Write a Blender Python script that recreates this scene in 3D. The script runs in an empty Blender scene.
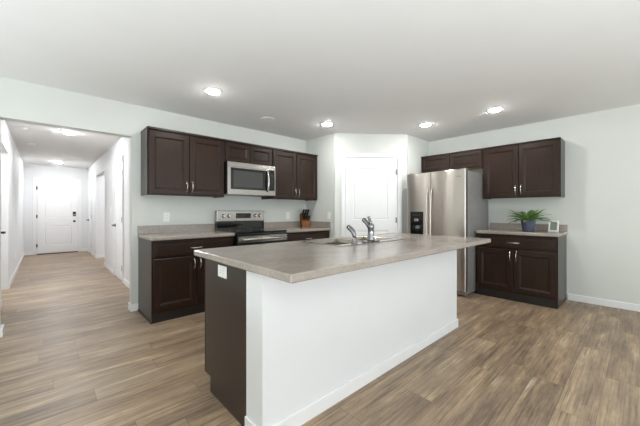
import bpy, bmesh, math, random
from mathutils import Vector, Matrix

C = bpy.context.scene.collection
SC = bpy.context.scene
PI = math.pi

# ------------------------------------------------------------------ camera
cam_data = bpy.data.cameras.new('camera')
cam = bpy.data.objects.new('camera', cam_data)
C.objects.link(cam)
cam.location = (0, 0, 1.186)
cam.rotation_euler = (PI / 2, 0, -0.747)
cam_data.sensor_fit = 'HORIZONTAL'
cam_data.sensor_width = 36.0
cam_data.lens = 298.42 / 640 * 36.0
cam_data.shift_y = -1.7 / 640
cam_data.clip_start = 0.02
SC.camera = cam

# ------------------------------------------------------------------ world (overcast daylight outside the windows)
world = bpy.data.worlds.new('daylight')
SC.world = world
world.use_nodes = True
bg = world.node_tree.nodes['Background']
bg.inputs[0].default_value = (0.87, 0.94, 1.0, 1)
bg.inputs[1].default_value = 2.9

# ------------------------------------------------------------------ exposure
SC.view_settings.view_transform = 'Standard'
SC.view_settings.look = 'None'
SC.view_settings.gamma = 1.0
SC.view_settings.use_curve_mapping = False
SC.view_settings.exposure = 0.40
FILL = 168.0        # power of the added fill lights outside the frame
LAMP = 160.0          # strength of the recessed lamps
HALL = 380.0          # strength of the hallway lamps

# unseen upward area lights, added to brighten the ceiling
for loc, sx, sy, pw, aim in (((0.9, -2.3, 0.95), 5.5, 2.6, FILL, (0.14, 0.14, 0.98)), ((-1.5, 1.6, 0.5), 1.9, 3.6, FILL * 0.3, (0.0, 0.0, 1.0))):
    fl = bpy.data.lights.new('ceiling_fill', 'AREA')
    fl.shape = 'RECTANGLE'
    fl.size, fl.size_y = sx, sy
    fl.energy = pw
    fl.color = (0.86, 0.945, 1.0)
    flo = bpy.data.objects.new('ceiling_fill', fl)
    C.objects.link(flo)
    flo.location = loc
    flo.rotation_euler = Vector(aim).to_track_quat('-Z', 'Y').to_euler()

# window openings (behind the camera): x0,x1,z0,z1 on the rear wall / y0,y1,z0,z1 on the left wall
XL, XR, YR, YB, ZC = -2.6, 5.161, -4.6, 4.104, 2.453
REAR_WINDOWS = [(-1.6, 0.6, 0.05, 2.15), (1.3, 2.9, 0.6, 2.15), (3.3, 4.9, 0.6, 2.15)]
LEFT_WINDOWS = [(-3.6, -1.9, 0.6, 2.15)]


def portal(loc, rot, sx, sy):
    l = bpy.data.lights.new('window_daylight', 'AREA')
    l.shape = 'RECTANGLE'
    l.size, l.size_y = sx, sy
    l.cycles.is_portal = True
    o = bpy.data.objects.new('window_daylight', l)
    C.objects.link(o)
    o.location, o.rotation_euler = loc, rot


for a, b, z0, z1 in REAR_WINDOWS:
    portal(((a + b) / 2, YR - 0.10, (z0 + z1) / 2), (PI / 2, 0, 0), b - a, z1 - z0)
for a, b, z0, z1 in LEFT_WINDOWS:
    portal((XL - 0.10, (a + b) / 2, (z0 + z1) / 2), (PI / 2, 0, -PI / 2), b - a, z1 - z0)


# ------------------------------------------------------------------ node helpers
class NT:
    def __init__(self, name):
        self.m = bpy.data.materials.new(name)
        self.m.use_nodes = True
        self.t = self.m.node_tree
        self.b = self.t.nodes['Principled BSDF']

    def n(self, kind, **kw):
        nd = self.t.nodes.new(kind)
        for k, v in kw.items():
            setattr(nd, k, v)
        return nd

    def l(self, a, b):
        self.t.links.new(a, b)

    def math(self, op, a, b=None, c=None):
        nd = self.n('ShaderNodeMath', operation=op)
        for i, v in enumerate((a, b, c)):
            if v is None:
                continue
            if isinstance(v, (int, float)):
                nd.inputs[i].default_value = v
            else:
                self.l(v, nd.inputs[i])
        return nd.outputs[0]

    def ramp(self, fac, stops):
        r = self.n('ShaderNodeValToRGB')
        el = r.color_ramp.elements
        while len(el) < len(stops):
            el.new(0.5)
        for e, (p, col) in zip(el, stops):
            e.position = p
            e.color = (*col, 1)
        self.l(fac, r.inputs[0])
        return r.outputs[0]

    def noise(self, vec, scale, detail=3, rough=0.5):
        nz = self.n('ShaderNodeTexNoise')
        nz.inputs['Scale'].default_value = scale
        nz.inputs['Detail'].default_value = detail
        nz.inputs['Roughness'].default_value = rough
        self.l(vec, nz.inputs['Vector'])
        return nz.outputs[0]

    def coords(self, scale=(1, 1, 1)):
        tc = self.n('ShaderNodeTexCoord')
        mp = self.n('ShaderNodeMapping')
        mp.inputs['Scale'].default_value = scale
        self.l(tc.outputs['Object'], mp.inputs[0])
        return mp.outputs[0]

    def mix(self, fac, a, b, mode='MIX'):
        mx = self.n('ShaderNodeMix', data_type='RGBA', blend_type=mode)
        if isinstance(fac, (int, float)):
            mx.inputs[0].default_value = fac
        else:
            self.l(fac, mx.inputs[0])
        for i, v in ((6, a), (7, b)):
            if isinstance(v, tuple):
                mx.inputs[i].default_value = (*v, 1)
            else:
                self.l(v, mx.inputs[i])
        return mx.outputs[2]

    def bump(self, h, strength, dist=0.002):
        bp = self.n('ShaderNodeBump')
        bp.inputs['Strength'].default_value = strength
        bp.inputs['Distance'].default_value = dist
        self.l(h, bp.inputs['Height'])
        self.l(bp.outputs[0], self.b.inputs['Normal'])


def srgb(r, g, b):
    def f(c):
        c /= 255
        return c / 12.92 if c <= 0.04045 else ((c + 0.055) / 1.055) ** 2.4
    return (f(r), f(g), f(b))


def plain(name, col, rough=0.5, metal=0.0, spec=0.5, var=0.06, scale=9.0, bump=0.0):
    m = NT(name)
    v = m.coords()
    nz = m.noise(v, scale, 3)
    lo = tuple(c * (1 - var) for c in col)
    hi = tuple(min(1, c * (1 + var)) for c in col)
    m.l(m.ramp(nz, [(0.3, lo), (0.7, hi)]), m.b.inputs['Base Color'])
    m.b.inputs['Roughness'].default_value = rough
    m.b.inputs['Metallic'].default_value = metal
    m.b.inputs['Specular IOR Level'].default_value = spec
    if bump:
        m.bump(m.noise(v, 160, 2), bump, 0.001)
    return m.m


def wood_mat(name, base, rough, stretch=(14, 14, 1.2), var=0.28):
    m = NT(name)
    v = m.coords(stretch)
    a = m.noise(v, 5, 6, 0.6)
    b = m.noise(m.coords((1.0, 1.0, 0.6)), 3.5, 3)
    f = m.math('ADD', m.math('MULTIPLY', a, 0.55), m.math('MULTIPLY', b, 0.45))
    m.l(m.ramp(f, [(0.32, tuple(c * (1 - var) for c in base)), (0.52, base),
                   (0.70, tuple(c * (1 + var) for c in base))]), m.b.inputs['Base Color'])
    m.b.inputs['Roughness'].default_value = rough
    m.b.inputs['Specular IOR Level'].default_value = 0.26
    m.bump(a, 0.08, 0.001)
    return m.m


def steel_mat(name, col, rough, stretch, var=0.04, aniso=0.0, rot=0.0):
    m = NT(name)
    v = m.coords(stretch)
    a = m.noise(v, 6, 4, 0.6)
    m.l(m.ramp(a, [(0.3, tuple(c * (1 - var) for c in col)), (0.7, tuple(min(1, c * (1 + var)) for c in col))]),
        m.b.inputs['Base Color'])
    m.b.inputs['Metallic'].default_value = 1.0
    m.l(m.math('ADD', m.math('MULTIPLY', a, 0.06), rough - 0.03), m.b.inputs['Roughness'])
    if aniso:
        m.b.inputs['Anisotropic'].default_value = aniso
        m.b.inputs['Anisotropic Rotation'].default_value = rot
        tg = m.n('ShaderNodeTangent', direction_type='RADIAL', axis='Z')
        m.l(tg.outputs[0], m.b.inputs['Tangent'])
    return m.m


def floor_mat():
    m = NT('vinyl_plank')
    tc = m.n('ShaderNodeTexCoord')
    sep = m.n('ShaderNodeSeparateXYZ')
    m.l(tc.outputs['Object'], sep.inputs[0])
    W, L = 0.178, 1.22
    yr = m.math('DIVIDE', sep.outputs[1], W)
    row = m.math('FLOOR', yr)
    wn = m.n('ShaderNodeTexWhiteNoise', noise_dimensions='1D')
    m.l(row, wn.inputs['W'])
    xr = m.math('ADD', m.math('DIVIDE', sep.outputs[0], L), wn.outputs[0])
    col = m.math('FLOOR', xr)
    idn = m.n('ShaderNodeTexWhiteNoise', noise_dimensions='2D')
    cv = m.n('ShaderNodeCombineXYZ')
    m.l(row, cv.inputs[0]); m.l(col, cv.inputs[1])
    m.l(cv.outputs[0], idn.inputs['Vector'])
    pid = idn.outputs[0]
    # grain, shifted per plank
    gv = m.n('ShaderNodeCombineXYZ')
    m.l(m.math('ADD', m.math('MULTIPLY', sep.outputs[0], 0.8), m.math('MULTIPLY', pid, 37.0)), gv.inputs[0])
    m.l(m.math('MULTIPLY', sep.outputs[1], 4.5), gv.inputs[1])
    m.l(m.math('MULTIPLY', pid, 11.0), gv.inputs[2])
    g1 = m.noise(gv.outputs[0], 2.4, 9, 0.72)
    gv2 = m.n('ShaderNodeCombineXYZ')
    m.l(m.math('ADD', m.math('MULTIPLY', sep.outputs[0], 1.3), m.math('MULTIPLY', pid, 19.0)), gv2.inputs[0])
    m.l(m.math('MULTIPLY', sep.outputs[1], 55.0), gv2.inputs[1])
    m.l(pid, gv2.inputs[2])
    g2 = m.noise(gv2.outputs[0], 1.5, 5, 0.65)
    base = m.ramp(pid, [(0.0, srgb(114, 96, 80)), (0.2, srgb(154, 133, 109)), (0.4, srgb(128, 108, 89)),
                        (0.6, srgb(170, 150, 125)), (0.8, srgb(142, 119, 95)), (1.0, srgb(106, 90, 77))])
    tone = m.ramp(g1, [(0.33, srgb(86, 69, 56)), (0.43, srgb(126, 107, 89)), (0.52, srgb(152, 131, 107)),
                       (0.60, srgb(178, 153, 120)), (0.68, srgb(206, 193, 174))])
    c1 = m.mix(0.58, base, tone)
    fine = m.ramp(g2, [(0.35, (0.58, 0.55, 0.52)), (0.47, (1.0, 1.0, 1.0)), (0.64, (1.28, 1.27, 1.26))])
    c2 = m.mix(0.9, c1, fine, 'MULTIPLY')
    # seams
    fy = m.math('FRACT', yr); fx = m.math('FRACT', xr)
    ey = m.math('MINIMUM', fy, m.math('SUBTRACT', 1.0, fy))
    ex = m.math('MINIMUM', fx, m.math('SUBTRACT', 1.0, fx))
    sy = m.math('LESS_THAN', ey, 0.010)
    sx = m.math('LESS_THAN', ex, 0.0016)
    seam = m.math('MAXIMUM', sy, sx)
    c3 = m.mix(m.math('MULTIPLY', seam, 0.45), c2, srgb(70, 56, 46))
    m.l(c3, m.b.inputs['Base Color'])
    m.l(m.math('ADD', 0.30, m.math('MULTIPLY', g2, 0.2)), m.b.inputs['Roughness'])
    m.bump(m.math('SUBTRACT', g2, seam), 0.12, 0.001)
    return m.m


def laminate_mat():
    m = NT('stone_laminate')
    v = m.coords()
    big = m.noise(m.coords((1.0, 1.6, 1.6)), 2.6, 6, 0.6)
    mid = m.noise(m.coords((3.0, 5.0, 5.0)), 9, 5, 0.65)
    f = m.math('ADD', m.math('MULTIPLY', big, 0.5), m.math('MULTIPLY', mid, 0.5))
    col = m.ramp(f, [(0.32, srgb(138, 128, 118)), (0.5, srgb(155, 145, 135)), (0.68, srgb(171, 161, 151))])
    sp = m.noise(v, 240, 2)
    col = m.mix(m.math('MULTIPLY', m.math('GREATER_THAN', sp, 0.66), 0.25), col, srgb(92, 82, 76))
    m.l(col, m.b.inputs['Base Color'])
    m.b.inputs['Roughness'].default_value = 0.22
    m.b.inputs['Specular IOR Level'].default_value = 0.85
    return m.m


def emit_mat(name, col, s):
    m = NT(name)
    m.b.inputs['Base Color'].default_value = (0.9, 0.9, 0.9, 1)
    m.b.inputs['Emission Color'].default_value = (*col, 1)
    m.b.inputs['Emission Strength'].default_value = s
    return m.m


def pane_mat():
    m = bpy.data.materials.new('window_glass')
    m.use_nodes = True
    t = m.node_tree
    t.nodes.clear()
    o = t.nodes.new('ShaderNodeOutputMaterial')
    mx = t.nodes.new('ShaderNodeMixShader')
    mx.inputs[0].default_value = 0.05
    a = t.nodes.new('ShaderNodeBsdfTransparent')
    g = t.nodes.new('ShaderNodeBsdfGlossy')
    g.inputs['Roughness'].default_value = 0.02
    t.links.new(a.outputs[0], mx.inputs[1]); t.links.new(g.outputs[0], mx.inputs[2])
    t.links.new(mx.outputs[0], o.inputs[0])
    return m


M = dict(
    wall=plain('sage_wall_paint', srgb(215, 217, 211), 0.65, var=0.012, scale=3, bump=0.03),
    white_wall=plain('white_wall_paint', srgb(230, 231, 232), 0.6, var=0.01, scale=3, bump=0.03),
    ceiling=plain('white_ceiling_paint', srgb(234, 233, 231), 0.8, var=0.01, scale=3, bump=0.05),
    trim=plain('white_trim_paint', srgb(238, 238, 238), 0.35, var=0.008),
    door=plain('white_door_paint', srgb(236, 236, 236), 0.38, var=0.008),
    floor=floor_mat(),
    espresso=wood_mat('espresso_wood', srgb(47, 32, 24), 0.33, var=0.38),
    espresso_side=plain('espresso_side_panel', srgb(46, 37, 31), 0.30, spec=0.55, var=0.08, scale=4),
    maple=wood_mat('raw_maple', srgb(196, 166, 122), 0.6),
    toe_board=plain('black_toe_board', srgb(30, 24, 21), 0.5),  # near-black boards along the cabinet bottoms
    laminate=laminate_mat(),
    steel=steel_mat('brushed_steel', srgb(178, 173, 168), 0.26, (1, 1, 60)),
    steel_h=steel_mat('brushed_steel_vertical', srgb(206, 198, 190), 0.30, (1.5, 1.5, 90), aniso=0.8, rot=0.25),
    steel_side=plain('grey_appliance_side', srgb(150, 148, 146), 0.45, metal=0.35),
    door_edge=plain('dark_grey_door_edge', srgb(62, 61, 61), 0.4),
    chrome=plain('polished_chrome', srgb(142, 142, 145), 0.10, metal=1.0, var=0.02),
    nickel=plain('satin_nickel', srgb(205, 203, 198), 0.25, metal=1.0, var=0.02),
    bronze=plain('dark_bronze', srgb(70, 66, 62), 0.35, metal=0.9),
    hinge=plain('hinge_nickel', srgb(150, 149, 146), 0.35, metal=0.9),
    sink_steel=steel_mat('sink_steel', srgb(178, 170, 161), 0.2, (3, 3, 3)),
    black=plain('black_enamel', srgb(18, 18, 19), 0.30),
    black_glass=plain('black_glass', srgb(14, 14, 15), 0.06, spec=0.6),
    mw_glass=plain('smoked_oven_glass', srgb(64, 64, 63), 0.12),
    display=plain('dark_display', srgb(22, 24, 27), 0.15),
    plastic=plain('white_plastic', srgb(240, 240, 238), 0.35, var=0.01),
    slot=plain('outlet_slot', srgb(120, 120, 118), 0.5),
    block=wood_mat('knife_block_wood', srgb(132, 84, 45), 0.45),
    leaf=plain('green_leaf', srgb(104, 136, 78), 0.45, var=0.35, scale=40),
    pot=plain('slate_blue_glaze', srgb(74, 80, 98), 0.3, var=0.18, scale=40),
    soil=plain('potting_soil', srgb(50, 38, 28), 0.9, var=0.3, scale=80),
    frame=plain('white_frame', srgb(238, 236, 230), 0.4, var=0.02),
    picture=plain('muted_print', srgb(142, 146, 134), 0.4, var=0.12, scale=60),
    lens=emit_mat('lamp_lens', (1.0, 0.995, 0.98), LAMP),
    hall_lens=emit_mat('hall_lamp_lens', (0.98, 0.99, 1.0), HALL),
    pane=pane_mat(),
)


# ------------------------------------------------------------------ mesh helpers
def box(bm, x0, y0, z0, x1, y1, z1, bev=0.0, seg=2):
    x0, x1 = min(x0, x1), max(x0, x1); y0, y1 = min(y0, y1), max(y0, y1); z0, z1 = min(z0, z1), max(z0, z1)
    v = [bm.verts.new(p) for p in ((x0, y0, z0), (x1, y0, z0), (x1, y1, z0), (x0, y1, z0),
                                   (x0, y0, z1), (x1, y0, z1), (x1, y1, z1), (x0, y1, z1))]
    fs = [bm.faces.new([v[i] for i in q]) for q in
          ((0, 3, 2, 1), (4, 5, 6, 7), (0, 1, 5, 4), (1, 2, 6, 5), (2, 3, 7, 6), (3, 0, 4, 7))]
    if bev:
        es = list({e for f in fs for e in f.edges})
        bmesh.ops.bevel(bm, geom=es, offset=bev, segments=seg, affect='EDGES', profile=0.5)
    return v


def loft(bm, loops, cap0=True, cap1=True, smooth=False, closed=True):
    vs = [[bm.verts.new(p) for p in lp] for lp in loops]
    n = len(vs[0])
    for a, b in zip(vs[:-1], vs[1:]):
        for i in range(n if closed else n - 1):
            j = (i + 1) % n
            f = bm.faces.new((a[i], a[j], b[j], b[i]))
            f.smooth = smooth
    if cap0:
        bm.faces.new(list(reversed(vs[0])))
    if cap1:
        bm.faces.new(vs[-1])
    return vs


def lathe(bm, prof, at=(0, 0, 0), axis='Z', n=24, smooth=True, cap=True):
    loops = []
    for r, h in prof:
        lp = []
        for i in range(n):
            t = 2 * PI * i / n
            a, b = r * math.cos(t), r * math.sin(t)
            p = {'Z': (a, b, h), 'Y': (a, h, -b), 'X': (h, a, b)}[axis]
            lp.append((at[0] + p[0], at[1] + p[1], at[2] + p[2]))
        loops.append(lp)
    loft(bm, loops, cap, cap, smooth)


def sweep(bm, pts, rad, n=10, flat=1.0):
    pts = [Vector(p) for p in pts]
    rads = rad if isinstance(rad, (list, tuple)) else [rad] * len(pts)
    loops = []
    up = None
    for i, p in enumerate(pts):
        d = (pts[min(i + 1, len(pts) - 1)] - pts[max(i - 1, 0)]).normalized()
        if up is None:
            up = Vector((0, 0, 1)) if abs(d.z) < 0.9 else Vector((1, 0, 0))
        s = d.cross(up).normalized()
        up = s.cross(d).normalized()
        loops.append([p + rads[i] * (math.cos(2 * PI * k / n) * s + flat * math.sin(2 * PI * k / n) * up)
                      for k in range(n)])
    loft(bm, loops, smooth=True)


def rrect(x0, y0, x1, y1, r, z, seg=4):
    out = []
    for cx, cy, a0 in ((x1 - r, y1 - r, 0), (x0 + r, y1 - r, 90), (x0 + r, y0 + r, 180), (x1 - r, y0 + r, 270)):
        for k in range(seg + 1):
            a = math.radians(a0 + 90 * k / seg)
            out.append((cx + r * math.cos(a), cy + r * math.sin(a), z))
    return out


def panel_slab(bm, w, h, t, panels, prof, edge=0.003):
    """slab in the XZ plane, its face towards -Y at y=0, back at y=t; panels = recessed fields (x0,z0,x1,z1)"""
    xs = sorted({edge, w - edge} | {p[0] for p in panels} | {p[2] for p in panels})
    zs = sorted({edge, h - edge} | {p[1] for p in panels} | {p[3] for p in panels})
    cache = {}

    def V(x, y, z):
        k = (round(x, 5), round(y, 5), round(z, 5))
        if k not in cache:
            cache[k] = bm.verts.new(k)
        return cache[k]

    def quad(*ps):
        try:
            bm.faces.new([V(*p) for p in ps])
        except ValueError:
            pass
    for xa, xb in zip(xs[:-1], xs[1:]):
        for za, zb in zip(zs[:-1], zs[1:]):
            mx, mz = (xa + xb) / 2, (za + zb) / 2
            if any(p[0] < mx < p[2] and p[1] < mz < p[3] for p in panels):
                continue
            quad((xa, 0, za), (xb, 0, za), (xb, 0, zb), (xa, 0, zb))
    for (x0, z0, x1, z1) in panels:
        ls = []
        for ins, dep in prof:
            ls.append([(x0 + ins, dep, z0 + ins), (x1 - ins, dep, z0 + ins), (x1 - ins, dep, z1 - ins), (x0 + ins, dep, z1 - ins)])
        # first ring has every grid vertex on the panel border
        for a, b in zip(ls[:-1], ls[1:]):
            for i in range(4):
                j = (i + 1) % 4
                quad(a[i], a[j], b[j], b[i])
        quad(*ls[-1])
    if t:
        # edge bevel and sides
        for i in range(len(xs) - 1):
            quad((xs[i], 0, edge), (xs[i], edge, 0) if i else (0, edge, 0), (xs[i + 1], edge, 0) if i + 2 < len(xs) else (w, edge, 0), (xs[i + 1], 0, edge))
            quad((xs[i + 1], 0, h - edge), (xs[i + 1], edge, h) if i + 2 < len(xs) else (w, edge, h), (xs[i], edge, h) if i else (0, edge, h), (xs[i], 0, h - edge))
        for i in range(len(zs) - 1):
            quad((edge, 0, zs[i + 1]), (0, edge, zs[i + 1]) if i + 2 < len(zs) else (0, edge, h), (0, edge, zs[i]) if i else (0, edge, 0), (edge, 0, zs[i]))
            quad((w - edge, 0, zs[i]), (w, edge, zs[i]) if i else (w, edge, 0), (w, edge, zs[i + 1]) if i + 2 < len(zs) else (w, edge, h), (w - edge, 0, zs[i + 1]))
        quad((0, edge, 0), (0, t, 0), (w, t, 0), (w, edge, 0))
        quad((0, edge, h), (w, edge, h), (w, t, h), (0, t, h))
        quad((0, edge, 0), (0, edge, h), (0, t, h), (0, t, 0))
        quad((w, edge, 0), (w, t, 0), (w, t, h), (w, edge, h))
        quad((0, t, 0), (0, t, h), (w, t, h), (w, t, 0))


def link(name, bm, mat, parent=None, loc=None, rot=None, recalc=True):
    if recalc:
        bmesh.ops.recalc_face_normals(bm, faces=bm.faces)
    me = bpy.data.meshes.new(name)
    bm.to_mesh(me)
    bm.free()
    mats = mat if isinstance(mat, (list, tuple)) else [mat]
    for mm in mats:
        me.materials.append(mm)
    o = bpy.data.objects.new(name, me)
    C.objects.link(o)
    if parent:
        o.parent = parent
    if loc:
        o.location = loc
    if rot:
        o.rotation_euler = rot
    return o


def B():
    return bmesh.new()


def tag(o, label, cat, group=None):
    o['label'] = label
    o['category'] = cat
    if group:
        o['group'] = group
    return o


def thing(name, label, cat, loc=(0, 0, 0), rz=0.0, group=None):
    o = bpy.data.objects.new(name, None)
    o.empty_display_size = 0.1
    C.objects.link(o)
    o.location = loc
    o.rotation_euler = (0, 0, rz)
    return tag(o, label, cat, group)


def struct(name, bm, mat, label=None, cat=None, loc=None, rot=None):
    o = link(name, bm, mat, None, loc, rot)
    o['kind'] = 'structure'
    o['label'] = label or name.replace('_', ' ')
    o['category'] = cat or name.split('_')[0]
    return o


def boxes(*bs, bev=0.0):
    bm = B()
    for b in bs:
        box(bm, *b, bev=bev)
    return bm


def dup(root, loc, rz, label, group=None):
    r = root.copy(); C.objects.link(r)
    r.location = loc; r.rotation_euler = (0, 0, rz)
    r['label'] = label
    if group:
        r['group'] = group
    for ch in list(root.children):
        c = ch.copy(); C.objects.link(c); c.parent = r
        for g in list(ch.children):
            d = g.copy(); C.objects.link(d); d.parent = c
    return r


# ------------------------------------------------------------------ the setting
TH = 0.12
HX0, HX1, HY = -0.395, 0.974, 11.25      # hallway
OX0, OX1, OH = -0.305, 0.763, 2.075       # opening from the kitchen into the hall
P1, P2, P3, P4 = (3.461, YB), (3.461, 3.39), (4.404, 2.638), (XR, 2.638)

struct('floor', boxes((XL, YR, -0.08, XR + TH, HY + 0.3, 0.0)), M['floor'], 'greige wood-look plank floor through kitchen and hallway', 'floor')
struct('ceiling', boxes((XL, YR, ZC, XR + TH, HY + 0.3, ZC + 0.1)), M['ceiling'], 'flat white ceiling over kitchen and hallway', 'ceiling')
struct('wall_back', boxes((OX1, YB, 0, P1[0] + TH, YB + TH, ZC), (OX0, YB, OH, OX1, YB + TH, ZC), (XL, YB, 0, OX0, YB + TH, ZC)),
       M['wall'], 'pale sage wall behind the range, with the hallway opening', 'wall')
struct('wall_right', boxes((XR, YR, 0, XR + TH, YB + TH, ZC)), M['wall'], 'pale sage wall behind the refrigerator and plant counter', 'wall')


def wall_holes(axis, at0, at1, a0, a1, holes):
    bm = B()
    cuts = sorted(holes)
    cur = a0
    def add(s, e, z0, z1):
        if e - s < 1e-4 or z1 - z0 < 1e-4:
            return
        if axis == 'X':
            box(bm, s, at0, z0, e, at1, z1)
        else:
            box(bm, at0, s, z0, at1, e, z1)
    for h0, h1, z0, z1 in cuts:
        add(cur, h0, 0, ZC)
        add(h0, h1, 0, z0); add(h0, h1, z1, ZC)
        cur = h1
    add(cur, a1, 0, ZC)
    return bm


struct('wall_rear', wall_holes('X', YR - TH, YR, XL - TH, XR + TH, REAR_WINDOWS), M['wall'], 'pale sage wall with windows opposite the range', 'wall')
struct('wall_left', wall_holes('Y', XL - TH, XL, YR, YB + TH, LEFT_WINDOWS), M['wall'], 'pale sage wall with windows opposite the refrigerator', 'wall')


def window(n, axis, at, a0, a1, z0, z1):
    bm = B()
    f = 0.05
    mid = (a0 + a1) / 2
    bars = [(a0, z0, a1, z0 + f), (a0, z1 - f, a1, z1), (a0, z0 + f, a0 + f, z1 - f), (a1 - f, z0 + f, a1, z1 - f),
            (mid - f / 2, z0 + f, mid + f / 2, z1 - f)]
    for s, c, e, d in bars:
        if axis == 'X':
            box(bm, s, at - 0.03, c, e, at + 0.03, d)
        else:
            box(bm, at - 0.03, s, c, at + 0.03, e, d)
    o = struct('window_%d' % n, bm, M['trim'], 'white framed window number %d behind the viewer' % n, 'window')
    bm = B()
    if axis == 'X':
        box(bm, a0 + f, at - 0.004, z0 + f, a1 - f, at + 0.004, z1 - f)
    else:
        box(bm, at - 0.004, a0 + f, z0 + f, at + 0.004, a1 - f, z1 - f)
    link('pane', bm, M['pane'], o)


k = 1
for w in REAR_WINDOWS:
    window(k, 'X', YR - 0.06, *w); k += 1
for w in LEFT_WINDOWS:
    window(k, 'Y', XL - 0.06, *w); k += 1

# corner pantry: two short return walls and a diagonal wall with a door
struct('wall_pantry_left', boxes((P1[0], P2[1] + 0.02, 0, P1[0] + 0.10, YB, ZC)), M['wall'], 'narrow return wall at the end of the range counter', 'wall')
struct('wall_pantry_right', boxes((P3[0] + 0.02, P3[1], 0, XR, P3[1] + 0.10, ZC)), M['wall'], 'narrow return wall beside the refrigerator', 'wall')
DL = math.hypot(P3[0] - P2[0], P3[1] - P2[1])
DA = math.atan2(P3[1] - P2[1], P3[0] - P2[0])
DS0, DS1, DH = 0.178, 1.036, 2.066
bm = boxes((0, 0, 0, DS0 - 0.012, 0.11, ZC), (DS1 + 0.012, 0, 0, DL, 0.11, ZC), (DS0 - 0.012, 0, DH + 0.012, DS1 + 0.012, 0.11, ZC))
struct('wall_pantry_front', bm, M['wall'], 'diagonal corner wall holding the pantry door', 'wall', (P2[0], P2[1], 0), (0, 0, DA))


def casing(name, w0, w1, h, loc, rz, label, cw=0.066, th=0.016):
    bm = boxes((w0 - cw, -th, 0, w0, -0.0005, h), (w1, -th, 0, w1 + cw, -0.0005, h), (w0 - cw, -th, h, w1 + cw, -0.0005, h + cw), bev=0.003)
    # stepped inner bead
    bb = 0.012
    for q in ((w0 - cw, -th - 0.006, 0, w0 - cw + bb, -th, h + cw), (w1 + cw - bb, -th - 0.006, 0, w1 + cw, -th, h + cw),
              (w0 - cw + bb, -th - 0.006, h + cw - bb, w1 + cw - bb, -th, h + cw)):
        box(bm, *q, bev=0.002)
    return struct(name, bm, M['trim'], label, 'trim', loc, (0, 0, rz))


PANEL_PROF = [(0, 0), (0.010, 0.007), (0.022, 0.008), (0.032, 0.003), (0.05, 0.003)]


def hinge(parent, x, z, mat='hinge'):
    bm = B()
    lathe(bm, [(0.006, -0.045), (0.006, 0.045)], (x, -0.006, z), n=10)
    box(bm, x - 0.022, -0.0022, z - 0.045, x + 0.004, 0.0, z + 0.045)
    return link('hinge', bm, M[mat], parent)


def round_knob(parent, x, z, mat='nickel'):
    bm = B()
    lathe(bm, [(0.031, 0.0), (0.031, -0.006), (0.012, -0.010), (0.012, -0.030), (0.024, -0.040), (0.028, -0.054), (0.022, -0.066), (0.006, -0.069)],
          (x, 0, z), 'Y', 20)
    return link('door_knob', bm, M[mat], parent)


def lever(parent, x, z, sgn, mat='bronze'):
    bm = B()
    lathe(bm, [(0.032, 0.0), (0.032, -0.008), (0.013, -0.012), (0.013, -0.050), (0.013, -0.056)], (x, 0, z), 'Y', 20)
    sweep(bm, [(x, -0.05, z), (x + sgn * 0.04, -0.052, z + 0.003), (x + sgn * 0.08, -0.05, z), (x + sgn * 0.115, -0.046, z - 0.004)],
          [0.010, 0.010, 0.009, 0.008], 10)
    return link('door_lever', bm, M[mat], parent)


def door(name, w, h, panels, loc, rz, label, th=0.036):
    bm = B()
    panel_slab(bm, w, h, th, panels, PANEL_PROF)
    return struct(name, bm, M['door'], label, 'door', loc, (0, 0, rz))


# pantry door
ca, sa = math.cos(DA), math.sin(DA)
def diag(s, d=0.0):
    return (P2[0] + ca * s - sa * d, P2[1] + sa * s + ca * d, 0)
casing('trim_1', DS0 - 0.004, DS1 + 0.004, DH + 0.004, diag(0), DA, 'white casing around the pantry door')
pw = DS1 - DS0
d = door('door_1', pw, DH - 0.012, [(0.125, 1.03, pw - 0.15, 1.88), (0.125, 0.14, pw - 0.15, 0.86)],
         Vector(diag(DS0, 0.004)) + Vector((0, 0, 0.012)), DA, 'white two-panel pantry door in the corner')
for z in (1.82, 1.03, 0.22):
    hinge(d, pw - 0.004, z)
round_knob(d, 0.062, 0.925)

# hallway shell
struct('wall_hall_end', boxes((HX0 - 0.0, HY, 0, HX1, HY + TH, ZC)), M['white_wall'], 'white wall holding the front door', 'wall')
LO0, LO1, LOH = 5.42, 6.58, 2.075
RO0, RO1, ROH = 7.95, 9.36, 2.075
struct('wall_hall_left', wall_holes('Y', HX0 - TH, HX0, YB + TH, HY + TH, [(LO0, LO1, 0, LOH)]), M['white_wall'],
       'white wall on the left of the hallway', 'wall')
struct('wall_hall_right', wall_holes('Y', HX1, HX1 + TH, YB + TH, HY + TH, [(RO0, RO1, 0, ROH)]), M['white_wall'],
       'white wall on the right of the hallway', 'wall')
struct('wall_side_passage', boxes((HX0 - 1.6, LO1, 0, HX0 - TH, LO1 + TH, ZC), (HX0 - 1.6, LO0 - 0.10 - TH, 0, HX0 - TH, LO0 - 0.10, ZC),
                                  (HX0 - 1.72, LO0 - 0.3, 0, HX0 - 1.6, LO1 + TH, ZC)), M['white_wall'], 'white walls of the passage on the left of the hallway', 'wall')
struct('wall_side_room', boxes((HX1 + TH, RO1, 0, HX1 + 1.6, RO1 + TH, ZC), (HX1 + TH, RO0 - 0.1 - TH, 0, HX1 + 1.6, RO0 - 0.1, ZC),
                               (HX1 + 1.6, RO0 - 0.3, 0, HX1 + 1.72, RO1 + TH, ZC)), M['white_wall'], 'white walls of the nook on the right of the hallway', 'wall')

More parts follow.
